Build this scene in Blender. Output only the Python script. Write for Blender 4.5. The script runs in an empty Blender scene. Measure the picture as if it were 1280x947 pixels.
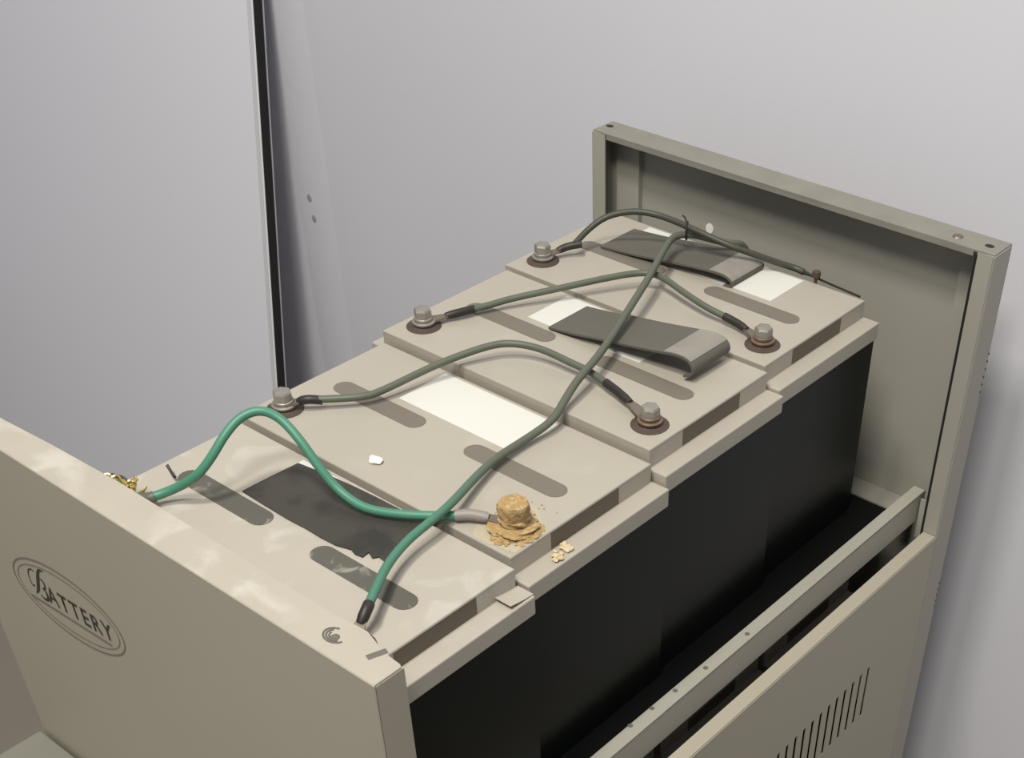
import bpy, bmesh, math, random
from mathutils import Vector, Matrix

random.seed(7)
S = bpy.context.scene
COL = S.collection

# ------------------------------------------------------------------ camera
# world: X runs along the cabinet away from the camera, Y to its left, Z up;
# origin = top right corner of the cabinet's front panel
cam_d = bpy.data.cameras.new('camera')
cam = bpy.data.objects.new('camera', cam_d)
COL.objects.link(cam)
cam.location = (-0.3586, -0.4834, 0.5327)
yaw, pitch, roll = -0.8890, 0.8224, 0.0115
cam.rotation_euler = (Matrix.Rotation(yaw, 3, 'Z') @ Matrix.Rotation(pitch, 3, 'X') @ Matrix.Rotation(roll, 3, 'Z')).to_euler()
cam_d.sensor_width = 36.0
cam_d.sensor_fit = 'HORIZONTAL'
cam_d.lens = 1651.4 / 1280 * 36.0
cam_d.shift_x = -139.5 / 1280
cam_d.shift_y = 401.4 / 1280
cam_d.clip_start = 0.02
S.camera = cam

# ------------------------------------------------------------------ world, lights, exposure
W = bpy.data.worlds.new('world'); S.world = W
W.use_nodes = True
W.node_tree.nodes['Background'].inputs[0].default_value = (0.93, 0.95, 1.0, 1)
W.node_tree.nodes['Background'].inputs[1].default_value = 0.36

def area(name, loc, target, size, size_y, power, color):
    d = bpy.data.lights.new(name, 'AREA'); d.shape = 'RECTANGLE'
    d.size = size; d.size_y = size_y; d.energy = power; d.color = color
    o = bpy.data.objects.new(name, d); COL.objects.link(o)
    o.location = loc
    o.rotation_euler = (Vector(target) - Vector(loc)).to_track_quat('-Z', 'Y').to_euler()
    return o
area('ceiling_tube_light', (-0.50, 0.20, 2.40), (0.4, 0.2, -0.1), 0.35, 0.35, 58, (1.0, 0.96, 0.90))
area('added_front_fill', (-1.15, -0.55, 2.40), (0.4, 0.2, -0.1), 0.7, 0.5, 62, (1.0, 0.96, 0.90))  # added unseen fill that brightens the front panel and side faces

S.view_settings.view_transform = 'Standard'
S.view_settings.look = 'None'
S.view_settings.gamma = 1.0
S.view_settings.use_curve_mapping = False
S.view_settings.exposure = -0.33

# ------------------------------------------------------------------ materials
def mat(name, col, rough=0.5, metal=0.0, var=0.0, scale=6.0, stain=None, stain_amt=0.0, stain_scale=9.0, stain_lo=0.5, bump=0.0, bump_scale=120.0, spec=0.5):
    m = bpy.data.materials.new(name); m.use_nodes = True
    nt = m.node_tree; b = nt.nodes['Principled BSDF']
    b.inputs['Roughness'].default_value = rough
    b.inputs['Metallic'].default_value = metal
    b.inputs['Specular IOR Level'].default_value = spec
    tc = nt.nodes.new('ShaderNodeTexCoord')
    c0 = (*col, 1)
    if var or stain:
        n = nt.nodes.new('ShaderNodeTexNoise'); n.inputs['Scale'].default_value = scale; n.inputs['Detail'].default_value = 5
        nt.links.new(tc.outputs['Object'], n.inputs['Vector'])
        mx = nt.nodes.new('ShaderNodeMix'); mx.data_type = 'RGBA'
        mx.inputs['A'].default_value = tuple(c * (1 - var) for c in col) + (1,)
        mx.inputs['B'].default_value = tuple(min(1, c * (1 + var)) for c in col) + (1,)
        nt.links.new(n.outputs['Fac'], mx.inputs['Factor'])
        out = mx.outputs['Result']
        if stain:
            n2 = nt.nodes.new('ShaderNodeTexNoise'); n2.inputs['Scale'].default_value = stain_scale; n2.inputs['Detail'].default_value = 6
            n2.inputs['Distortion'].default_value = 0.6
            nt.links.new(tc.outputs['Object'], n2.inputs['Vector'])
            r = nt.nodes.new('ShaderNodeMapRange'); r.inputs['From Min'].default_value = stain_lo; r.inputs['From Max'].default_value = stain_lo + 0.13
            r.inputs['To Max'].default_value = stain_amt
            nt.links.new(n2.outputs['Fac'], r.inputs['Value'])
            m2 = nt.nodes.new('ShaderNodeMix'); m2.data_type = 'RGBA'
            m2.inputs['B'].default_value = (*stain, 1)
            nt.links.new(out, m2.inputs['A']); nt.links.new(r.outputs['Result'], m2.inputs['Factor'])
            out = m2.outputs['Result']
        nt.links.new(out, b.inputs['Base Color'])
    else:
        b.inputs['Base Color'].default_value = c0
    if bump:
        n3 = nt.nodes.new('ShaderNodeTexNoise'); n3.inputs['Scale'].default_value = bump_scale; n3.inputs['Detail'].default_value = 4
        nt.links.new(tc.outputs['Object'], n3.inputs['Vector'])
        bp = nt.nodes.new('ShaderNodeBump'); bp.inputs['Strength'].default_value = bump; bp.inputs['Distance'].default_value = 0.002
        nt.links.new(n3.outputs['Fac'], bp.inputs['Height']); nt.links.new(bp.outputs['Normal'], b.inputs['Normal'])
    return m

M = dict(
    wall=mat('wall_paint', (0.665, 0.66, 0.70), 0.85, var=0.03, scale=2.5, bump=0.08, bump_scale=30, spec=0.2),
    floor=mat('floor_paint', (0.20, 0.18, 0.145), 0.6, var=0.1, scale=5),
    board=mat('board_white', (0.765, 0.76, 0.805), 0.45, var=0.02, scale=2),
    rubber=mat('rubber_and_gap_black', (0.008, 0.008, 0.008), 0.8),
    trim=mat('trim_grey', (0.62, 0.62, 0.62), 0.35),
    cab=mat('cabinet_beige_paint', (0.40, 0.365, 0.285), 0.5, var=0.04, scale=7, bump=0.05, bump_scale=400),
    cab_grey=mat('cabinet_inner_paint', (0.36, 0.345, 0.29), 0.5, var=0.05, scale=6, bump=0.05, bump_scale=400),
    lip=mat('dusty_lip_paint', (0.405, 0.372, 0.305), 0.6, var=0.08, scale=18, stain=(0.53, 0.505, 0.44), stain_amt=0.7, stain_scale=22, stain_lo=0.54),
    lip_rear=mat('scratched_grey_lip_paint', (0.235, 0.223, 0.188), 0.5, var=0.16, scale=30),
    lid=mat('battery_lid_plastic', (0.395, 0.362, 0.298), 0.45, var=0.04, scale=12, stain=(0.46, 0.43, 0.365), stain_amt=0.35, stain_scale=16, stain_lo=0.55),
    lid_dusty=mat('battery_lid_plastic_dusty', (0.415, 0.382, 0.317), 0.6, var=0.07, scale=20, stain=(0.54, 0.52, 0.46), stain_amt=0.6, stain_scale=24, stain_lo=0.56),
    case=mat('battery_case_black', (0.0035, 0.005, 0.0042), 0.3, spec=0.16),
    recess=mat('recess_brown', (0.085, 0.07, 0.05), 0.7),
    pill=mat('vent_cover_taupe', (0.165, 0.148, 0.115), 0.55, var=0.05, scale=20),
    pill_dusty=mat('vent_cover_dusty', (0.095, 0.09, 0.072), 0.65, var=0.1, scale=30, stain=(0.42, 0.39, 0.33), stain_amt=0.5, stain_scale=60, stain_lo=0.56),
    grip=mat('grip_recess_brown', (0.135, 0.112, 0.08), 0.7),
    label=mat('label_white', (0.66, 0.655, 0.59), 0.4, var=0.02),
    strap=mat('strap_rubber', (0.105, 0.098, 0.078), 0.6, var=0.06, scale=25),
    pad=mat('strap_pad_grey', (0.25, 0.235, 0.20), 0.5, var=0.25, scale=60),
    film=mat('film_black', (0.046, 0.042, 0.032), 0.5, var=0.12, scale=14, stain=(0.022, 0.020, 0.015), stain_amt=0.9, stain_scale=20, stain_lo=0.52),
    steel=mat('bolt_steel', (0.34, 0.32, 0.28), 0.45, metal=0.6, var=0.2, scale=150),
    steel_rusty=mat('washer_rusty', (0.20, 0.145, 0.10), 0.5, metal=0.5, var=0.4, scale=160),
    rust=mat('terminal_dark_rust', (0.070, 0.048, 0.035), 0.6, var=0.35, scale=120),
    green=mat('cable_green', (0.065, 0.225, 0.145), 0.45, var=0.08, scale=30),
    green_dull=mat('cable_green_dull', (0.100, 0.112, 0.080), 0.5, var=0.12, scale=25),  # duller green: a camera colour cast put into the sheath colour
    green_dark=mat('cable_green_dark', (0.048, 0.050, 0.035), 0.5, var=0.12, scale=25),
    shrink=mat('heat_shrink_black', (0.022, 0.018, 0.014), 0.5),
    shrink_grey=mat('heat_shrink_grey', (0.26, 0.235, 0.21), 0.5, var=0.15, scale=90),
    lug=mat('lug_tinned', (0.22, 0.19, 0.15), 0.45, metal=0.6, var=0.2, scale=90),
    brass=mat('brass_strands', (0.62, 0.50, 0.20), 0.3, metal=0.7, var=0.2, scale=200),
    crust=mat('corrosion_ochre', (0.39, 0.255, 0.105), 0.9, var=0.35, scale=180, stain=(0.52, 0.41, 0.23), stain_amt=0.8, stain_scale=260, stain_lo=0.52, bump=0.7, bump_scale=500),
    crust_pale=mat('corrosion_pale', (0.60, 0.50, 0.32), 0.9, var=0.3, scale=200, stain=(0.42, 0.27, 0.11), stain_amt=0.8, stain_scale=240, stain_lo=0.55, bump=0.7, bump_scale=500),
    stain=mat('corrosion_wash', (0.44, 0.39, 0.275), 0.7, var=0.08, scale=60),
    ink=mat('logo_ink', (0.035, 0.03, 0.022), 0.5),
    ink_soft=mat('logo_ink_soft', (0.19, 0.175, 0.135), 0.5),
    hole=mat('hole_black', (0.02, 0.018, 0.014), 0.8),
    grey_hole=mat('hole_grey', (0.13, 0.12, 0.10), 0.7),
    shelf=mat('shelf_gap_shade', (0.003, 0.003, 0.003), 0.8, spec=0.1),  # the dark gap's shade is put into this near-black colour
    white=mat('white_chip', (0.85, 0.83, 0.76), 0.7),
    box=mat('box_grey_green', (0.20, 0.197, 0.16), 0.6, var=0.05),
    dent=mat('wall_dent_shade', (0.33, 0.32, 0.33), 0.9),
)

# ------------------------------------------------------------------ helpers
def obj(name, bm, m, parent=None, smooth=False, loc=None):
    me = bpy.data.meshes.new(name); bmesh.ops.recalc_face_normals(bm, faces=bm.faces)
    bm.to_mesh(me); bm.free(); me.materials.append(M[m] if isinstance(m, str) else m)
    if smooth:
        for p in me.polygons: p.use_smooth = True
        try: me.set_sharp_from_angle(angle=math.radians(42))
        except Exception: pass
    o = bpy.data.objects.new(name, me); COL.objects.link(o)
    if parent: o.parent = parent
    if loc: o.location = loc
    return o

def empty(name, loc, label, cat, group=None):
    o = bpy.data.objects.new(name, None); COL.objects.link(o); o.location = loc
    o.empty_display_size = 0.05
    o['label'] = label; o['category'] = cat
    if group: o['group'] = group
    return o

def tag(o, label, cat, group=None):
    o['label'] = label; o['category'] = cat
    if group: o['group'] = group
    return o

def box(bm, x0, x1, y0, y1, z0, z1, bev=0.0, seg=2):
    vs = [bm.verts.new(p) for p in ((x0,y0,z0),(x1,y0,z0),(x1,y1,z0),(x0,y1,z0),(x0,y0,z1),(x1,y0,z1),(x1,y1,z1),(x0,y1,z1))]
    fs = [bm.faces.new([vs[i] for i in f]) for f in ((3,2,1,0),(4,5,6,7),(0,1,5,4),(1,2,6,5),(2,3,7,6),(3,0,4,7))]
    if bev:
        es = list({e for f in fs for e in f.edges})
        bmesh.ops.bevel(bm, geom=es, offset=bev, segments=seg, affect='EDGES', profile=0.5)
    return bm

def prism(bm, pts, z0, z1, bev=0.0, seg=2):
    a = [bm.verts.new((p[0], p[1], z0)) for p in pts]
    b = [bm.verts.new((p[0], p[1], z1)) for p in pts]
    n = len(pts)
    bot = bm.faces.new(a[::-1]); top = bm.faces.new(b)
    for i in range(n):
        bm.faces.new((a[i], a[(i+1) % n], b[(i+1) % n], b[i]))
    if bev:
        bmesh.ops.bevel(bm, geom=list(top.edges), offset=bev, segments=seg, affect='EDGES', profile=0.5)
    return bm

def disc(bm, c, r, h, n=20, r2=None, axis='Z'):
    r2 = r if r2 is None else r2
    mt = Matrix.Translation(c)
    if axis == 'X': mt = mt @ Matrix.Rotation(math.pi/2, 4, 'Y')
    if axis == 'Y': mt = mt @ Matrix.Rotation(math.pi/2, 4, 'X')
    mt = mt @ Matrix.Translation((0, 0, h/2))
    bmesh.ops.create_cone(bm, cap_ends=True, segments=n, radius1=r, radius2=r2, depth=h, matrix=mt)
    return bm

def lathe(bm, prof, c=(0,0,0), n=20):
    rings = []
    for r, z in prof:
        rings.append([bm.verts.new((c[0]+r*math.cos(2*math.pi*i/n), c[1]+r*math.sin(2*math.pi*i/n), c[2]+z)) for i in range(n)])
    for a, b in zip(rings, rings[1:]):
        for i in range(n): bm.faces.new((a[i], a[(i+1)%n], b[(i+1)%n], b[i]))
    bm.faces.new(rings[0][::-1]); bm.faces.new(rings[-1])
    return bm

def spline(pts, k=8):
    P = [Vector(p) for p in pts]; out = []
    for i in range(len(P)-1):
        p0 = P[max(i-1,0)]; p1 = P[i]; p2 = P[i+1]; p3 = P[min(i+2,len(P)-1)]
        for j in range(k):
            t = j/k
            out.append(0.5*((2*p1)+(p2-p0)*t+(2*p0-5*p1+4*p2-p3)*t*t+(3*p1-p0-3*p2+p3)*t**3))
    out.append(P[-1]); return out

def smooth_path(P, it=3):
    P = [Vector(p) for p in P]
    for _ in range(it):
        P = [P[0]] + [(P[i-1]+2*P[i]+P[i+1])/4 for i in range(1,len(P)-1)] + [P[-1]]
    return P

def tube(bm, path, r, n=12, taper=None):
    P = [Vector(p) for p in path]; rings = []
    t0 = (P[1]-P[0]).normalized(); up = Vector((0,0,1)) if abs(t0.z) < 0.9 else Vector((1,0,0))
    nrm = t0.cross(up).normalized()
    for i, p in enumerate(P):
        t = (P[min(i+1,len(P)-1)]-P[max(i-1,0)]).normalized()
        nrm = (nrm - t*nrm.dot(t)).normalized(); bi = t.cross(nrm)
        rr = r if taper is None else taper(i/(len(P)-1))*r
        rings.append([bm.verts.new(p+nrm*rr*math.cos(2*math.pi*k/n)+bi*rr*math.sin(2*math.pi*k/n)) for k in range(n)])
    for a, b in zip(rings, rings[1:]):
        for k in range(n): bm.faces.new((a[k], a[(k+1)%n], b[(k+1)%n], b[k]))
    bm.faces.new(rings[0][::-1]); bm.faces.new(rings[-1])
    return bm

def capsule(cu, y0, y1, r, n=8):
    pts = []
    for i in range(n+1):
        a = -math.pi + math.pi*i/n          # right end (low y)
        pts.append((cu + r*math.cos(a), y0 + r + r*math.sin(a)))
    for i in range(n+1):
        a = math.pi*i/n
        pts.append((cu + r*math.cos(a), y1 - r + r*math.sin(a)))
    return pts

NB = bmesh.new

# ------------------------------------------------------------------ the setting
FZ = -1.0
XW = 0.92
o = obj('floor', box(NB(), -1.6, 1.6, -1.6, 3.0, FZ-0.05, FZ), 'floor'); o['kind'] = 'structure'
o = obj('wall_back', box(NB(), XW, XW+0.12, -1.6, 3.0, FZ, 1.9), 'wall'); o['kind'] = 'structure'
wb = o
# two chips in the plaster and the soft raised bead along the corner
bm = NB()
bead = []
for i in range(13):
    a = math.pi*i/12
    bead.append((XW + 0.0005 - 0.0030*math.sin(a)**2, 1.190 + 0.045*math.cos(a)))
prism(bm, bead, FZ, 1.9)
obj('plaster_bead', bm, 'wall', wb, smooth=True)
for (y, z) in ((1.199, -0.305), (1.195, -0.337)):
    bm = NB(); bmesh.ops.create_icosphere(bm, subdivisions=2, radius=0.0055, matrix=Matrix.Translation((XW-0.0024, y, z)) @ Matrix.Diagonal((0.12, 1, 1.2, 1)))
    obj('plaster_dent', bm, 'dent', wb, smooth=True)  # raised disc; the hollow's shade is put into its dark grey

# ------------------------------------------------------------------ leaning white board with black rubber edge
def lean(p):                                             # (depth, y, height along board) -> local
    a = math.atan(0.139); d, y, h = p
    return (d*math.cos(a) + h*math.sin(a), y, h*math.cos(a) - d*math.sin(a))
bt = empty('white_board', (0.7345, 1.195, FZ+0.003), 'tall smooth white board leaning against the wall left of the battery cabinet', 'board')
def lbox(name, a, b, m, bev=0.0):
    bm = box(NB(), a[0], b[0], a[1], b[1], a[2], b[2], bev)
    for v in bm.verts: v.co = Vector(lean(v.co))
    return obj(name, bm, m, bt)
lbox('panel', (0, 0.003, 0), (0.020, 1.45, 1.15), 'board', 0.001)
lbox('dark_edge_strip', (0.001, 0.0, 0), (0.0145, 0.003, 1.15), 'rubber')['label'] = 'black rubber edge seal'
lbox('edge_trim', (-0.0015, 0.006, 0.0), (0.0, 0.014, 1.15), 'trim')['label'] = 'thin pale trim beside the edge seal'

# ------------------------------------------------------------------ low box at bottom left
b = empty('storage_box', (-0.2, 0.39, FZ), 'grey green box against the front panel in the bottom left corner of the photo', 'box')
obj('body', box(NB(), -0.2, 0.194, -0.145, 0.143, 0.0, 0.620, 0.002), 'box', b)
obj('lid', box(NB(), -0.202, 0.1965, -0.147, 0.145, 0.620, 0.633, 0.002), 'box', b)

# ------------------------------------------------------------------ battery cabinet
XR = 0.8153; YW = 0.535; YR = 0.4955; T = 0.0015
CAB = empty('battery_cabinet', (0.40, 0.25, FZ), 'beige steel battery cabinet with open top and lettered front panel', 'cabinet')
def cpart(name, bm, m, smooth=False, parent=None):
    """cabinet part; bmesh is in scene coordinates"""
    base = CAB.location
    for v in bm.verts: v.co -= base
    return obj(name, bm, m, parent or CAB, smooth)
ZB = FZ
# front panel : sheet + right and left returns
bm = NB()
box(bm, 0, T, 0, YW, ZB, 0, 0.0006, 1)
box(bm, T, 0.0245, 0, T, ZB, -T)
box(bm, T, 0.0245, YW-T, YW, ZB, -T)
fp = cpart('front_panel', bm, 'cab')
# its inward lip, dusty and dented
lip = [(0.0004,0.0004),(0.0228,0.0004),(0.0243,0.003),(0.0252,0.021),(0.0290,0.030),(0.0326,0.041),(0.0318,0.052),(0.0304,0.061),(0.0300,0.12),(0.0306,0.20),(0.0312,0.30),(0.0285,0.38),(0.0250,0.44),(0.024,YW-0.0004),(0.0004,YW-0.0004)]
cpart('top_lip', prism(NB(), lip, -T, 0.0003, 0.0004, 1), 'lip', parent=fp)['label'] = 'dusty dented top lip with screw holes'
bm = NB()
for k in range(3):
    a0 = 0.3+0.5*k
    r = 0.0085 - 0.0022*k
    tube(bm, [(0.0165+r*0.75*math.cos(a0+i*0.42), 0.0535+r*math.sin(a0+i*0.42), 0.0004) for i in range(11 - 2*k)], 0.0007, 6)
disc(bm, (0.0155, 0.0520, 0.0002), 0.0030, 0.0006, 14)
cpart('screw_hole', bm, 'grey_hole', parent=fp)['label'] = 'worn screw hole with scraped rings'
bm = NB(); tube(bm, [(0.0150, 0.0225, 0.0001), (0.0275, 0.0180, 0.0001)], 0.0026, 8)
for v in bm.verts: v.co.z = 0.0003 + (v.co.z)*0.15
cpart('slot_hole', bm, 'grey_hole', parent=fp)

# printed oval badge: two rings, underline bar, lettering  (flat print on the panel face)
def ring(bm, cy, cz, a, b_, th, w, x, n=72):
    i_, o_ = [], []
    for i in range(n):
        t = 2*math.pi*i/n
        for lst, s in ((i_, -w/2), (o_, w/2)):
            y = (a+s)*math.cos(t); z = (b_+s)*math.sin(t)
            lst.append(bm.verts.new((x, cy + y*math.cos(th) - z*math.sin(th), cz + y*math.sin(th) + z*math.cos(th))))
    for i in range(n):
        bm.faces.new((i_[i], i_[(i+1)%n], o_[(i+1)%n], o_[i]))
XF = -0.0003
th = -0.085
bm = NB(); ring(bm, 0.3835, -0.1371, 0.0785, 0.0352, th, 0.0016, XF); ring(bm, 0.3835, -0.1371, 0.0720, 0.0293, th, 0.0009, XF)
cpart('badge_ring', bm, 'ink_soft', parent=fp)['label'] = 'thin dark oval double ring of the badge'
bm = NB()
def quad(bm, pts): bm.faces.new([bm.verts.new((XF, p[0], p[1])) for p in pts])
quad(bm, [(0.4440,-0.1575),(0.3290,-0.1492),(0.3265,-0.1468),(0.4440,-0.1548)])
cpart('badge_bar', bm, 'ink_soft', parent=fp)
def text_mesh(body, y_left, y_right, z_base_l, z_base_r, height, bold=0.0):
    cu = bpy.data.curves.new('text', 'FONT'); cu.body = body; cu.size = 1.0; cu.offset = bold
    cu.space_character = 1.25
    to = bpy.data.objects.new('text', cu); COL.objects.link(to)
    bpy.context.view_layer.update()
    me = to.to_mesh(); bm = NB(); bm.from_mesh(me); to.to_mesh_clear()
    bpy.data.objects.remove(to); bpy.data.curves.remove(cu)
    xs = [v.co.x for v in bm.verts]; ys = [v.co.y for v in bm.verts]
    x0, x1, yb, yt = min(xs), max(xs), min(ys), max(ys)
    for v in bm.verts:
        s = (v.co.x-x0)/(x1-x0); h = (v.co.y-yb)/(yt-yb)
        v.co = Vector((XF, y_left + (y_right-y_left)*s, z_base_l + (z_base_r-z_base_l)*s + height*h))
    return bm
cpart('lettering', text_mesh('ATTERY', 0.4125, 0.3205, -0.1475, -0.1420, 0.0180, 0.012), 'ink', parent=fp)['label'] = 'dark capital letters reading ATTERY after the ornate B'
def ribbon(bm, pts, ws):
    P = spline([(XF, a, b_) for a, b_ in pts], 6); n = len(P)
    L, R = [], []
    for i, p in enumerate(P):
        f = i/(n-1)*(len(ws)-1); k = min(int(f), len(ws)-2); w = ws[k]+(ws[k+1]-ws[k])*(f-k)
        t = (P[min(i+1,n-1)]-P[max(i-1,0)]).normalized(); q = Vector((0, -t.z, t.y))*w/2
        L.append(bm.verts.new(p+q)); R.append(bm.verts.new(p-q))
    for i in range(n-1): bm.faces.new((L[i], L[i+1], R[i+1], R[i]))
bm = NB()
ribbon(bm, [(0.4065,-0.1135),(0.4140,-0.1165),(0.4205,-0.1280),(0.4265,-0.1410),(0.4325,-0.1485)], [0.0012,0.0028,0.0042,0.0036,0.0008])
ribbon(bm, [(0.4165,-0.1260),(0.4128,-0.1270),(0.4128,-0.1335),(0.4180,-0.1365)], [0.0016,0.0024,0.0020,0.0012])
ribbon(bm, [(0.4175,-0.1365),(0.4138,-0.1385),(0.4143,-0.1455),(0.4205,-0.1490),(0.4255,-0.1465)], [0.0012,0.0028,0.0034,0.0024,0.0012])
ribbon(bm, [(0.4225,-0.1215),(0.4280,-0.1215),(0.4335,-0.1260),(0.4360,-0.1340),(0.4345,-0.1410),(0.4310,-0.1395)], [0.0010,0.0014,0.0012,0.0012,0.0014,0.0016])
cpart('initial_letter', bm, 'ink', parent=fp)['label'] = 'ornate script capital B of BATTERY'

# rear panel : back sheet, returns, inner flanges, channels
bm = NB()
box(bm, XR-T, XR, 0, YR, ZB, 0, 0.0006, 1)
box(bm, 0.7800, XR-T, 0, T, ZB, -T, 0.0006, 1)
box(bm, 0.7800, XR-T, YR-T, YR, ZB, -T, 0.0006, 1)
box(bm, 0.7800, 0.7815, T, 0.0180, ZB, -0.0015)
box(bm, 0.7800, 0.7815, 0.4765, YR-T, ZB, -0.0015)
rp = cpart('rear_panel', bm, 'cab_grey')
bm = NB(); prism(bm, [(0.7800,0.0205),(0.7795,0.20),(0.7797,0.4745),(0.7815,0.4945),(XR-0.0004,0.4945),(XR-0.0004,0.0006),(0.7815,0.0006)], -T, 0.0003, 0.0004, 1)
box(bm, 0.7797, 0.7809, 0.022, 0.4745, -0.0060, -0.0004)
cpart('top_lip', bm, 'lip_rear', parent=rp)['label'] = 'scuffed grey folded top lip of the rear panel'
cpart('corner_channel', box(NB(), 0.8065, XR-T, 0.4490, 0.4810, -0.50, -0.003), 'cab_grey', parent=rp)
cpart('corner_channel', box(NB(), 0.8085, XR-T, 0.0180, 0.0455, -0.313, -0.003), 'cab_grey', parent=rp)
cpart('dark_edge_strip', box(NB(), 0.7798, 0.7822, 0.0175, 0.0203, -0.335, -0.004), 'rubber', parent=rp)['label'] = 'thin black strip of painted gap shade along the right inner flange'  # black strip painted as the shade of the gap beside the flange
# screw on the lip, holes, small inner screw and white spot
bm = NB(); disc(bm, (0.7950, 0.0475, 0.0003), 0.0055, 0.0012, 16, 0.0045)
cpart('screw', bm, 'lug', parent=rp)
for (x, y) in ((0.8005, 0.4865), (0.7955, 0.0140)):
    bm = NB(); disc(bm, (x, y, 0.0002), 0.0036, 0.0004, 14)
    for v in bm.verts: v.co.y = y + (v.co.y-y)*1.3
    cpart('corner_hole', bm, 'hole', parent=rp)
bm = NB(); disc(bm, (XR-T-0.0006, 0.3525, -0.0833), 0.0050, 0.0006, 16, axis='X')
for v in bm.verts: v.co.z = -0.0833 + (v.co.z+0.0833)*1.15
cpart('white_spot', bm, 'white', parent=rp)
for i in range(6):
    bm = NB(); disc(bm, (0.8146-0.0004*i, 0.0003, -0.114 - 0.0085*i), 0.0011, 0.0007, 8, axis='Y')
    cpart('vent_hole', bm, 'hole', parent=rp)
for i in range(5):
    bm = NB(); disc(bm, (0.8138, 0.0003, -0.405 - 0.0085*i), 0.0011, 0.0007, 8, axis='Y')
    cpart('vent_hole', bm, 'hole', parent=rp)

# rear shelf flange and rails
cpart('shelf_flange', box(NB(), 0.7830, XR-T-0.0003, 0.0470, 0.4450, -0.3155, -0.3135), 'cab_grey')['label'] = 'grey folded shelf flange at the foot of the rear panel'
def rail(y0, y1, sgn):
    bm = NB()
    if sgn > 0:
        box(bm, 0.0265, 0.7955, y0, y0+T, -0.3150, -0.2810, 0.0005, 1); box(bm, 0.0265, 0.7955, y0, y1, -0.2825, -0.2810, 0.0005, 1)
    else:
        box(bm, 0.0265, 0.7955, y1-T, y1, -0.3150, -0.2810, 0.0005, 1); box(bm, 0.0265, 0.7955, y0, y1, -0.2825, -0.2810, 0.0005, 1)
    return cpart('shelf_rail', bm, 'cab_grey')
r1 = rail(0.0300, 0.0450, 1); r1['label'] = 'grey angle rail along the right side of the shelf'
rail(0.4500, 0.4650, -1)
for x, y in ((0.330,0.0425),(0.362,0.0410),(0.405,0.0385),(0.30,0.0432),(0.47,0.0375)):
    bm = NB(); disc(bm, (x, y, -0.2810), 0.0026, 0.0002, 8); cpart('paint_nick', bm, 'grey_hole', parent=r1)
cpart('rail_hook', box(NB(), 0.7835, 0.7850, 0.0215, 0.0285, -0.335, -0.285), 'cab_grey')
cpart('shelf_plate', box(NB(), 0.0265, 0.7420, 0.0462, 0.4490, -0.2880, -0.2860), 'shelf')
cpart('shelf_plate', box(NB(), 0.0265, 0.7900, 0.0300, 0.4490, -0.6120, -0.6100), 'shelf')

# side panels: right one has vent slots cut through it
def side_panel(vented):
    x0, x1, zt = 0.0260, 0.7790, -0.3210
    bm = NB(); s0, s1 = -0.5110, -0.4370
    ys = (0.0, 0.0008) if vented else (0.474, 0.4755)
    if vented:
        n = 24; pitch = 0.0160; xe = 0.6690 + 0.0025; w = 0.0052
        box(bm, x0, x1, *ys, s1, zt); box(bm, x0, x1, *ys, ZB, s0)
        edges = [(xe - w - i*pitch, xe - i*pitch) for i in range(n)]
        box(bm, edges[0][1], x1, *ys, s0, s1)
        for a, c in zip(edges, edges[1:]): box(bm, c[1], a[0], *ys, s0, s1)
        box(bm, x0, edges[-1][0], *ys, s0, s1)
        box(bm, x0, x1, T, 0.0165, zt-T, zt)
        box(bm, x0, x1, 0.0150, 0.0165, zt-0.012, zt-T)
        bmesh.ops.remove_doubles(bm, verts=bm.verts, dist=1e-6)
    else:
        box(bm, x0, x1, *ys, ZB, zt)
        box(bm, x0, x1, 0.458, ys[0], zt-T, zt)
    return cpart('side_panel', bm, 'cab')
side_panel(True)['label'] = 'beige side panel with a row of vertical vent slots'
side_panel(False)

# ------------------------------------------------------------------ batteries
P = 0.172; LW = 0.353; H1 = 0.0179; H2 = 0.0173; U1 = 0.170
def lid_mesh():
    bm = NB()
    box(bm, 0, U1, 0, LW, -H1-H2, -H1, 0.0012)                                # skirt / ledge
    a, b_ = 0.0005, 0.1680; y0, y1 = 0.0180, LW-0.0180
    # plateau body with a grip recess in both short sides
    g0, g1, d = 0.0450, 0.1270, 0.0012
    body = [(a,y0),(g0,y0),(g0,y0+d),(g1,y0+d),(g1,y0),(b_,y0),(b_,y1),(g1,y1),(g1,y1-d),(g0,y1-d),(g0,y1),(a,y1)]
    prism(bm, body, -H1-0.001, -0.0018)
    prism(bm, [(a,y0),(b_,y0),(b_,y1),(a,y1)], -0.0020, 0.0, 0.0014)
    return bm
def hexbolt(parent, x, y, z, rusty=False):
    ms = 'steel_rusty' if rusty else 'steel'
    bm = NB(); lathe(bm, [(0.0105,0),(0.0110,0.0006),(0.0110,0.0022),(0.0100,0.0028)], (x,y,z)); lathe(bm, [(0.0082,0.0028),(0.0088,0.0036),(0.0088,0.0056),(0.0080,0.0062)], (x,y,z))
    obj('washer', bm, ms, parent, True)
    bm = NB(); lathe(bm, [(0.0082,0.0062),(0.0084,0.0068),(0.0084,0.0126),(0.0074,0.0142),(0.0040,0.0147)], (x,y,z), 6)
    obj('bolt_head', bm, 'steel', parent)
TX = 0.0309; TYR = 0.0422; TYL = 0.3116
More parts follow.
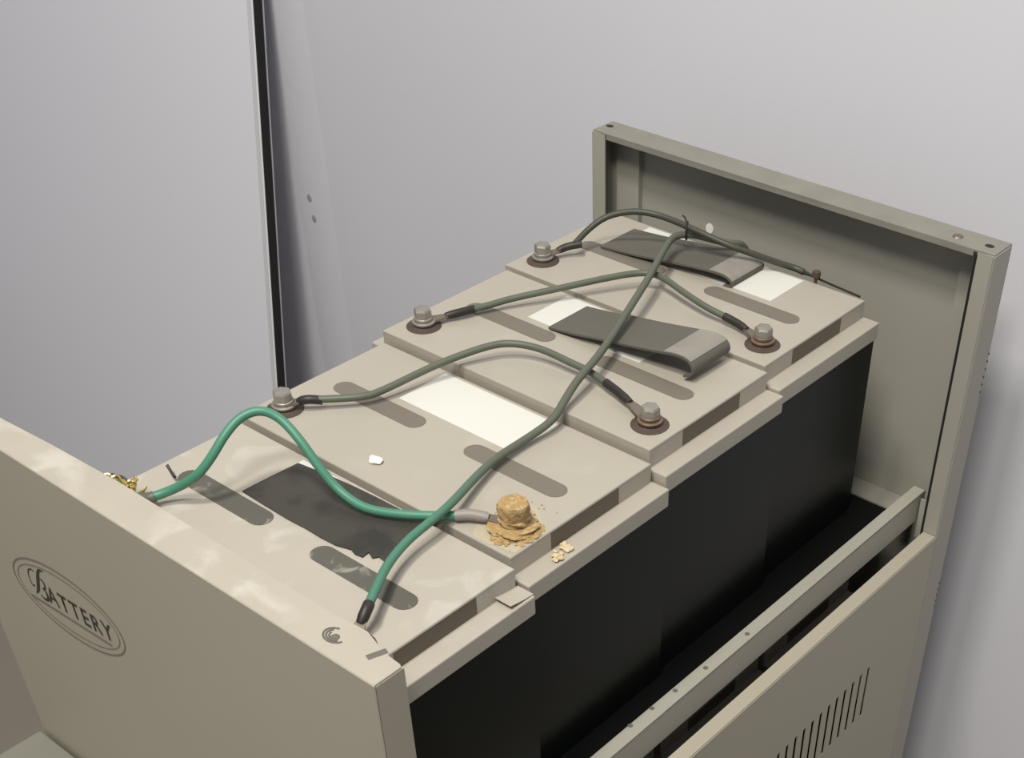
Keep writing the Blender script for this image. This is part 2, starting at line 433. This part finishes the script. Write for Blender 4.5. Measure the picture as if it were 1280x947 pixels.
def battery(i, x, y, z, bottom, label, group, lidm='lid', pillm='pill', bolts=(True, True), detail=True):
    t = empty('battery', (x, y, bottom), label, 'battery', group)
    dz = z - bottom
    def up(bm):
        for v in bm.verts: v.co.z += dz
        return bm
    obj('case', up(box(NB(), 0.0005, P-0.0006, 0.004, LW-0.004, -dz, -H1-H2+0.001)), 'case', t)['label'] = 'glossy black case'
    obj('lid', up(lid_mesh()), lidm, t)
    for (y0, y1) in ((0.0420, 0.1500), (0.2020, 0.3100)):
        obj('vent_cover', up(prism(NB(), capsule(0.0885, y0, y1, 0.0098), -0.0005, 0.0004)), pillm, t)
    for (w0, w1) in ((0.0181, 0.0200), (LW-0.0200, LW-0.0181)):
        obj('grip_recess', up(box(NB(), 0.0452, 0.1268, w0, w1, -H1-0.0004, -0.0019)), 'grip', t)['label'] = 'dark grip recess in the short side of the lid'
    if detail:
        obj('label_sheet', up(box(NB(), 0.1065, 0.1635, (0.086 if i == 3 else 0.115), (0.280 if i == 3 else 0.250), -0.0002, 0.0004)), 'label', t)['label'] = 'blank white paper label'
    for k, ty in enumerate((TYR, TYL)):
        tm = obj('terminal', up(lathe(NB(), [(0.0166,-0.0005),(0.0166,0.0005),(0.0140,0.0011),(0.0095,0.0024),(0.0085,0.0034)], (TX,ty,0))), 'rust', t, True)
        tm['label'] = 'dark rusty terminal recess'
        if bolts[k]: hexbolt(tm, TX, ty, dz+0.0034, k == 0)
    return t, dz, up
ups = [(0.0558,-0.0627),(0.0638,-0.0594),(0.0692,-0.0509),(0.0754,-0.0490)]
X0 = 0.030
labels = ['dusty battery nearest the front panel with black torn film on its lid',
          'second battery from the front panel with orange corrosion crust on its right terminal',
          'third battery from the front panel with a grey strap arched above its white label',
          'rearmost battery beside the rear panel with a curled grey strap on its lid']
B = []
for i, (y, z) in enumerate(ups):
    B.append(battery(i, X0+i*P, y, z, -0.2860, labels[i], 'batteries in a row on the upper shelf',
             'lid_dusty' if i == 0 else 'lid', 'pill_dusty' if i == 0 else 'pill',
             bolts=((False, False) if i == 0 else (True, True) if i else (True, True))))
# lower tier, glimpsed through the gap beside the rail
low = ['front end', 'second from the front', 'third from the front', 'rear end']
for i in range(4):
    battery(i, 0.030+i*0.1785, 0.0560, -0.3880, -0.6100, 'shaded lower shelf battery below the rail, %s of its row' % low[i], 'batteries on the lower shelf', detail=False)

# straps (rubber lifting straps) on the third and rear batteries
def strap(bat, u0, u1, prof, pad_from, skew, thick=0.0020):
    t, dz, up = bat; wl = max(q[0] for q in prof); wr = min(q[0] for q in prof)
    bm = NB(); pr = smooth_path(spline([(0, a, b_) for a, b_ in prof], 6), 2)
    def strip(bm, pr, u0, u1, off, th):
        rows = []
        n = len(pr)
        for i, p in enumerate(pr):
            tg = (pr[min(i+1,n-1)]-pr[max(i-1,0)]).normalized(); nn = Vector((0, tg.z, -tg.y))
            if nn.z < 0 and i < n*0.5: nn = -nn
            rows.append((p, nn))
        prev = None
        top, bot = [], []
        for p, nn in rows:
            if prev is not None and nn.dot(prev) < 0: nn = -nn
            prev = nn
            q = p + nn*(off+th)
            s = p + nn*off
            k = skew*max(0.0, min(1.0, (p.y-wr)/(wl-wr)))
            top.append([bm.verts.new((u+k, q.y, q.z+dz)) for u in (u0, u1)])
            bot.append([bm.verts.new((u+k, s.y, s.z+dz)) for u in (u0, u1)])
        for i in range(len(top)-1):
            bm.faces.new((top[i][0], top[i][1], top[i+1][1], top[i+1][0]))
            bm.faces.new((bot[i][1], bot[i][0], bot[i+1][0], bot[i+1][1]))
            for k in (0, 1): bm.faces.new((top[i][k], top[i+1][k], bot[i+1][k], bot[i][k]))
        bm.faces.new((top[0][0], top[0][1], bot[0][1], bot[0][0])); bm.faces.new((top[-1][0], top[-1][1], bot[-1][1], bot[-1][0]))
    strip(bm, pr, u0, u1, 0.0, thick)
    s = obj('strap', bm, 'strap', t, True); s['label'] = 'dark grey rubber strap arched over the lid'
    pp = [p for p in pr if pad_from[0] >= p.y >= pad_from[1] and p.z > pad_from[2]]
    bm = NB(); strip(bm, pp, u0+0.001, u1-0.001, thick, 0.0006)
    obj('strap_pad', bm, 'pad', s, True)['label'] = 'paler grey worn pad at the end of the strap'
strap(B[2], 0.107, 0.162, [(0.218,0.0012),(0.19,0.0040),(0.16,0.0085),(0.125,0.0130),(0.095,0.0175),(0.075,0.0205),(0.063,0.0195),(0.0575,0.0140),(0.0595,0.0080),(0.066,0.0055)], (0.088, 0.060, 0.012), -0.007)
strap(B[3], 0.104, 0.159, [(0.286,0.0012),(0.25,0.0025),(0.21,0.0060),(0.175,0.0088),(0.150,0.0098),(0.138,0.0085),(0.1325,0.0050),(0.1335,0.0022),(0.140,0.0012)], (0.158, 0.1325, 0.003), -0.014)
# rusty stud standing at the far edge of the rear battery's lid
t, dz, up = B[3]
bm = NB(); lathe(bm, [(0.0016,-H1),(0.0016,0.0045),(0.0040,0.0055),(0.0046,0.0085),(0.0038,0.0115),(0.0015,0.0125)], (0.1690, 0.1510-0.0754, 0), 12)
obj('rusty_stud', up(bm), 'rust', t, True)['label'] = 'small rusty stud at the far edge of the lid'
# torn black film on the nearest battery
t, dz, up = B[0]
ox, oy = 0.030, 0.0558
film = [(0.1317,0.3068),(0.1500,0.3064),(0.1869,0.3043),(0.1912,0.2700),(0.1930,0.2491),(0.1945,0.2200),(0.1950,0.1913),(0.2000,0.1700),(0.1990,0.1600),(0.1900,0.1580),(0.1800,0.1570),(0.1640,0.1555),(0.1413,0.1536),(0.1422,0.1600),(0.1380,0.1625),(0.1410,0.1700),(0.1342,0.1690),(0.1330,0.1760),(0.1350,0.1830),(0.1312,0.1960),(0.1305,0.2130),(0.1309,0.2300),(0.1301,0.2495),(0.1308,0.2800)]
bm = NB(); prism(bm, [(a-ox, b_-oy) for a, b_ in film], 0.0004, 0.0014)
obj('black_film', up(bm), 'film', t)['label'] = 'torn black plastic film stuck over the label'
# peeled tape on its ledge
bm = NB(); zl = -H1
rows = []
for k in range(6):
    u = 0.1455 + 0.0245*k/5; h = 0.0032*(1-k/5)**1.6 + 0.0004
    rows.append([bm.verts.new((u, w, zl+h)) for w in (0.0020, 0.0100, 0.0180)])
for a_, b_ in zip(rows, rows[1:]):
    for k in range(2): bm.faces.new((a_[k], a_[k+1], b_[k+1], b_[k]))
ext = bmesh.ops.extrude_face_region(bm, geom=list(bm.faces))
for v in [g for g in ext['geom'] if isinstance(g, bmesh.types.BMVert)]: v.co.z += 0.0005
obj('peeling_tape', up(bm), 'lid_dusty', t)['label'] = 'lifting flap of tape on the lid ledge'

# corrosion on the second battery: crust over the right bolt, flakes around it, heap on the ledge
t, dz, up = B[1]
rnd = random.Random(3)
def lump(bm, c, r, sq=(1,1,1), amp=0.35, sub=3):
    q = bmesh.ops.create_icosphere(bm, subdivisions=sub, radius=1.0)['verts']
    ph = [(Vector((rnd.gauss(0,1),rnd.gauss(0,1),rnd.gauss(0,1))).normalized(), rnd.uniform(3,9), rnd.uniform(0,6)) for _ in range(7)]
    for v in q:
        d = v.co.normalized(); k = 1 + amp*sum(math.sin(f*d.dot(n)+p) for n, f, p in ph)/5
        v.co = Vector(c) + Vector((d.x*r*k*sq[0], d.y*r*k*sq[1], d.z*r*k*sq[2]))
def block(bm, c, r, h, amp, n=14, m=7, hexy=0.0):
    rings = []
    ph = [(rnd.randint(2,7), rnd.uniform(0,6), rnd.uniform(2,9)) for _ in range(6)]
    prof = [(0.92,0)] + [(0.94+0.08*k/m, k/m) for k in range(1,m)] + [(0.94,1.0),(0.6,1.04)]
    N = 40
    for f, z in prof:
        ring = []
        for i in range(N):
            a = 2*math.pi*i/N
            k = 1 + amp*sum(math.sin(q*a+p+w*z) for q, p, w in ph)/4 + rnd.uniform(-1,1)*amp*0.18
            k *= 1 - hexy*(0.5+0.5*math.cos(6*a))
            ring.append(bm.verts.new((c[0]+r*f*k*math.cos(a), c[1]+r*f*k*math.sin(a), c[2]+h*z + rnd.uniform(-1,1)*h*0.03)))
        rings.append(ring)
    for a_, b_ in zip(rings, rings[1:]):
        for i in range(N): bm.faces.new((a_[i], a_[(i+1)%N], b_[(i+1)%N], b_[i]))
    bm.faces.new(rings[-1])
    bm.faces.new(rings[0][::-1])
bm = NB()
block(bm, (TX, TYR, 0.0095), 0.0125, 0.0135, 0.09, hexy=0.09)
block(bm, (TX, TYR, 0.0040), 0.0118, 0.0070, 0.10)
block(bm, (TX-0.002, TYR-0.001, 0.0002), 0.0175, 0.0050, 0.24)
obj('corrosion_crust', up(bm), 'crust', t, True)['label'] = 'ochre corrosion crust caked over the right bolt'
bm = NB()
for k in range(34):
    a = rnd.uniform(2.2, 6.6) if k < 24 else rnd.uniform(0, 6.283); q = rnd.uniform(0.014, 0.0235)
    lump(bm, (TX-0.003+q*math.cos(a)*0.85, max(0.0215, TYR+q*math.sin(a)), 0.0008), rnd.uniform(0.0014,0.0042), (1,1,rnd.uniform(.25,.5)), 0.6, 2)
for k in range(26):
    lump(bm, (max(0.003, TX+rnd.uniform(-0.026,0.036)), TYR+rnd.uniform(-0.019,0.03), 0.0004), rnd.uniform(0.0006,0.0015), (1,1,.5), 0.5, 1)
o = obj('corrosion_flakes', up(bm), 'crust', t, True); o['kind'] = 'stuff'; o['label'] = 'crumbly corrosion flakes round the bolt'
bm = NB()
for k in range(16):
    lump(bm, (0.048+rnd.gauss(0,0.008), 0.0092+rnd.gauss(0,0.0033), -H1+0.0016), rnd.uniform(0.0014,0.0036), (1,1,rnd.uniform(.35,.6)), 0.6, 2)
o = obj('corrosion_crumbs', up(bm), 'crust_pale', t, True); o['kind'] = 'stuff'; o['label'] = 'small heap of corrosion crumbs on the lid ledge'
bm = NB(); pts = []
for i in range(28):
    a = 2*math.pi*i/28; r = 0.036*(1+0.12*math.sin(3*a+1)+0.08*math.sin(5*a))
    u, w = TX-0.004+r*math.cos(a)*0.8, TYR+r*math.sin(a)*0.72
    pts.append((max(0.002, u), max(0.0195, w)))
prism(bm, pts, -0.0003, 0.0003)
obj('corrosion_stain', up(bm), 'stain', t)['label'] = 'yellowish stain under the corrosion crust'

# ------------------------------------------------------------------ cables
paths = dict(
A=[(0.0732,0.3439,-0.0540),(0.0881,0.3342,-0.0500),(0.1006,0.3159,-0.0360),(0.1142,0.3094,-0.0220),(0.1274,0.3080,-0.0100),(0.1439,0.3068,-0.0010),(0.1577,0.2991,0.0020),(0.1659,0.2869,-0.0040),(0.1669,0.2676,-0.0160),(0.1676,0.2492,-0.0340),(0.1701,0.2322,-0.0490),(0.1730,0.2091,-0.0555),(0.1820,0.1874,-0.0560),(0.1932,0.1681,-0.0552),(0.2056,0.1501,-0.0540),(0.2170,0.1365,-0.0530)],
B=[(0.2455,0.3577,-0.0490),(0.2505,0.3533,-0.0495),(0.2780,0.3284,-0.0500),(0.2985,0.3203,-0.0490),(0.3506,0.3089,-0.0430),(0.3930,0.2909,-0.0370),(0.4127,0.2762,-0.0360),(0.4235,0.2506,-0.0370),(0.4249,0.2169,-0.0390),(0.4260,0.1930,-0.0410),(0.4190,0.1590,-0.0430)],
C=[(0.4372,0.3641,-0.0440),(0.4465,0.3607,-0.0440),(0.4638,0.3523,-0.0430),(0.4842,0.3424,-0.0410),(0.5238,0.3167,-0.0370),(0.5649,0.2914,-0.0335),(0.5913,0.2733,-0.0325),(0.5984,0.2543,-0.0325),(0.5905,0.2239,-0.0340),(0.5840,0.1903,-0.0370),(0.5843,0.1671,-0.0400),(0.5838,0.1529,-0.0415)],
D=[(0.0808,0.1033,-0.0450),(0.1008,0.1151,-0.0440),(0.1271,0.1314,-0.0460),(0.1567,0.1417,-0.0460),(0.1846,0.1448,-0.0445),(0.2107,0.1497,-0.0445),(0.2454,0.1626,-0.0480),(0.2842,0.1739,-0.0510),(0.3252,0.1765,-0.0520),(0.3525,0.1742,-0.0470),(0.3761,0.1806,-0.0410),(0.3991,0.1861,-0.0340),(0.4343,0.1954,-0.0315),(0.4723,0.2091,-0.0300),(0.5278,0.2314,-0.0275),(0.5784,0.2513,-0.0245),(0.6303,0.2749,-0.0230),(0.6600,0.2850,-0.0225),(0.6776,0.2750,-0.0235),(0.6880,0.2550,-0.0270),(0.6990,0.2440,-0.0305),(0.7150,0.2400,-0.0370),(0.7260,0.2390,-0.0560),(0.7290,0.2380,-0.1000)],
E=[(0.5999,0.3734,-0.0380),(0.6050,0.3692,-0.0360),(0.6243,0.3676,-0.0270),(0.6429,0.3569,-0.0160),(0.6592,0.3339,-0.0100),(0.6706,0.3070,-0.0120),(0.6712,0.2672,-0.0150),(0.6780,0.2325,-0.0220),(0.6942,0.2093,-0.0310),(0.7086,0.1945,-0.0390),(0.7190,0.1830,-0.0440),(0.7215,0.1770,-0.0455),(0.7220,0.1700,-0.0465)],
)
def cable(key, label, r, m, ends):
    p = spline(paths[key], 8); p = smooth_path(p, 6)
    base = Vector(p[0])
    t = empty('battery_cable', base, label, 'cable', 'green cables linking the batteries')
    obj('sheath', tube(NB(), [q-base for q in p], r, 12), m, t, True)
    for (end, term, sm, ln) in ends:
        q0 = p[0] if end == 0 else p[-1]
        tm = Vector(term)                                   # terminal centre, lug height
        d = (tm-q0); L = d.length; dn = d.normalized()
        back = (p[0]-p[4]).normalized() if end == 0 else (p[-1]-p[-5]).normalized()
        s0 = q0 - back*ln
        s1 = q0 + d*0.42
        obj('heat_shrink', tube(NB(), [q-base for q in spline([s0, q0, s1], 6)], r*1.22, 12, lambda f: 1.0 if f < 0.75 else 1.0-0.9*(f-0.75)), sm, t, True)['label'] = 'dark heat shrink sleeve' if 'grey' not in sm else 'grey heat shrink sleeve'
        bm = NB()
        lathe(bm, [(0.0092,-0.0009),(0.0092,0.0009)], tm-base, 18)
        side = Vector((-dn.y, dn.x, 0)).normalized()
        a0 = s1 - dn*0.004; vs = []
        for q, w in ((a0, r*0.9), (tm, 0.0072)):
            for sgn in (1, -1):
                for zz in (-0.0009, 0.0009): vs.append(bm.verts.new(q-base+side*w*sgn+Vector((0,0,zz))))
        for f in ((0,1,3,2),(4,6,7,5),(0,4,5,1),(2,3,7,6),(1,5,7,3),(0,2,6,4)): bm.faces.new([vs[k] for k in f])
        obj('terminal_lug', bm, 'lug', t)
    return t
def term(i, side, h=0.0044):
    y, z = ups[i]
    return (X0+i*P+TX, y+(TYR if side == 'R' else TYL), z+h)
cA = cable('A', 'bright green cable arching over the black film on the nearest battery', 0.0037, 'green', [(0, term(0,'L'), 'green_dull', 0.004), (1, term(1,'R'), 'shrink_grey', 0.012)])
cable('B', 'dull green cable arching from the second to the third battery', 0.0032, 'green_dull', [(0, term(1,'L'), 'shrink', 0.012), (1, term(2,'R'), 'shrink', 0.016)])
cable('C', 'dull green cable arching from the third to the rearmost battery', 0.0031, 'green_dull', [(0, term(2,'L'), 'shrink', 0.014), (1, term(3,'R'), 'shrink', 0.014)])
cD = cable('D', 'long green cable running lengthwise over all four batteries', 0.0035, 'green', [(0, term(0,'R'), 'shrink', 0.006)])
cE = cable('E', 'dark cable looping from the rear left terminal along the rear panel', 0.0031, 'green_dark', [(0, term(3,'L'), 'shrink', 0.014)])
base = Vector(cE.location)
obj('thin_tail', tube(NB(), [Vector(q)-base for q in spline([(0.7219,0.1715,-0.0463),(0.7218,0.1400,-0.0490),(0.7190,0.1020,-0.0500)], 6)], 0.0011, 8, lambda f: 2.6-1.6*min(1,f*4)), 'shrink', cE, True)['label'] = 'thin dark wire tail along the lid edge'
# the long cable dulls beyond the crossing, a camera colour cast in its colour
m = mat('cable_green_fading', (0.045, 0.235, 0.145), 0.45)
nt = m.node_tree; tc = nt.nodes.new('ShaderNodeTexCoord'); sx = nt.nodes.new('ShaderNodeSeparateXYZ'); mr = nt.nodes.new('ShaderNodeMapRange'); mx = nt.nodes.new('ShaderNodeMix'); mx.data_type = 'RGBA'
nt.links.new(tc.outputs['Object'], sx.inputs[0]); nt.links.new(sx.outputs['X'], mr.inputs['Value'])
mr.inputs['From Min'].default_value = 0.09; mr.inputs['From Max'].default_value = 0.20
mx.inputs['A'].default_value = (0.065, 0.200, 0.130, 1); mx.inputs['B'].default_value = (0.100, 0.112, 0.080, 1)
nt.links.new(mr.outputs['Result'], mx.inputs['Factor']); nt.links.new(mx.outputs['Result'], nt.nodes['Principled BSDF'].inputs['Base Color'])
[c for c in cD.children if c.name.startswith('sheath')][0].data.materials[0] = m

# corroded brass strands at the left terminal of the nearest battery
base = cA.location
bm = NB()
tl = Vector(term(0,'L'))
for k in range(24):
    a = rnd.uniform(0, 6.283); l = rnd.uniform(0.006, 0.012)
    p0 = tl + Vector((rnd.uniform(0.0,.012), rnd.uniform(-.012,.006), rnd.uniform(0.001,0.010)))
    p1 = p0 + Vector((math.cos(a)*l*.6, math.sin(a)*l*.6, rnd.uniform(0.002,0.010)))
    p2 = p1 + Vector((math.cos(a+1)*l*.5, math.sin(a+1)*l*.5, rnd.uniform(-0.004,0.004)))
    tube(bm, [q-base for q in spline([p0,p1,p2], 4)], rnd.uniform(0.0007,0.0013), 6)
o = obj('frayed_strands', bm, 'brass', cA, True); o['kind'] = 'stuff'; o['label'] = 'frayed brassy wire strands at the left end'
for pts in ([(0.0660,0.3790,-0.0440),(0.0690,0.3700,-0.0440),(0.0705,0.3620,-0.0470)], [(0.1085,0.3690,-0.0520),(0.1075,0.3640,-0.0550),(0.1062,0.3576,-0.0575)]):
    obj('stray_strand', tube(NB(), [q-base for q in spline([Vector(p) for p in pts], 5)], 0.0013, 8), 'shrink', cA, True)['label'] = 'short dark stray wire end'

# tie where the long cable meets the dark one
bm = NB(); c0 = Vector((0.6720, 0.2790, -0.0185))
tube(bm, [Vector((0.0058*math.cos(a*.5236), 0.0035*math.cos(a*.5236), 0.0088*math.sin(a*.5236))) for a in range(13)], 0.0011, 6)
tube(bm, [Vector((0.004,0.004,0.006)), Vector((0.006,0.007,0.009)), Vector((0.007,0.011,0.010))], 0.0009, 6)
tag(obj('cable_tie', bm, 'shrink', None, True, c0), 'small dark cable tie binding two cables before the rear panel', 'cable tie')

# white crumb of plaster on the second battery
bm = NB(); lump(bm, (0, 0, 0.0018), 0.0060, (0.8, 1.1, 0.32), 0.35, 2)
tag(obj('plaster_crumb', bm, 'white', None, False, (0.2269, 0.2545, -0.0592)), 'small white crumb lying on the second battery lid', 'crumb')
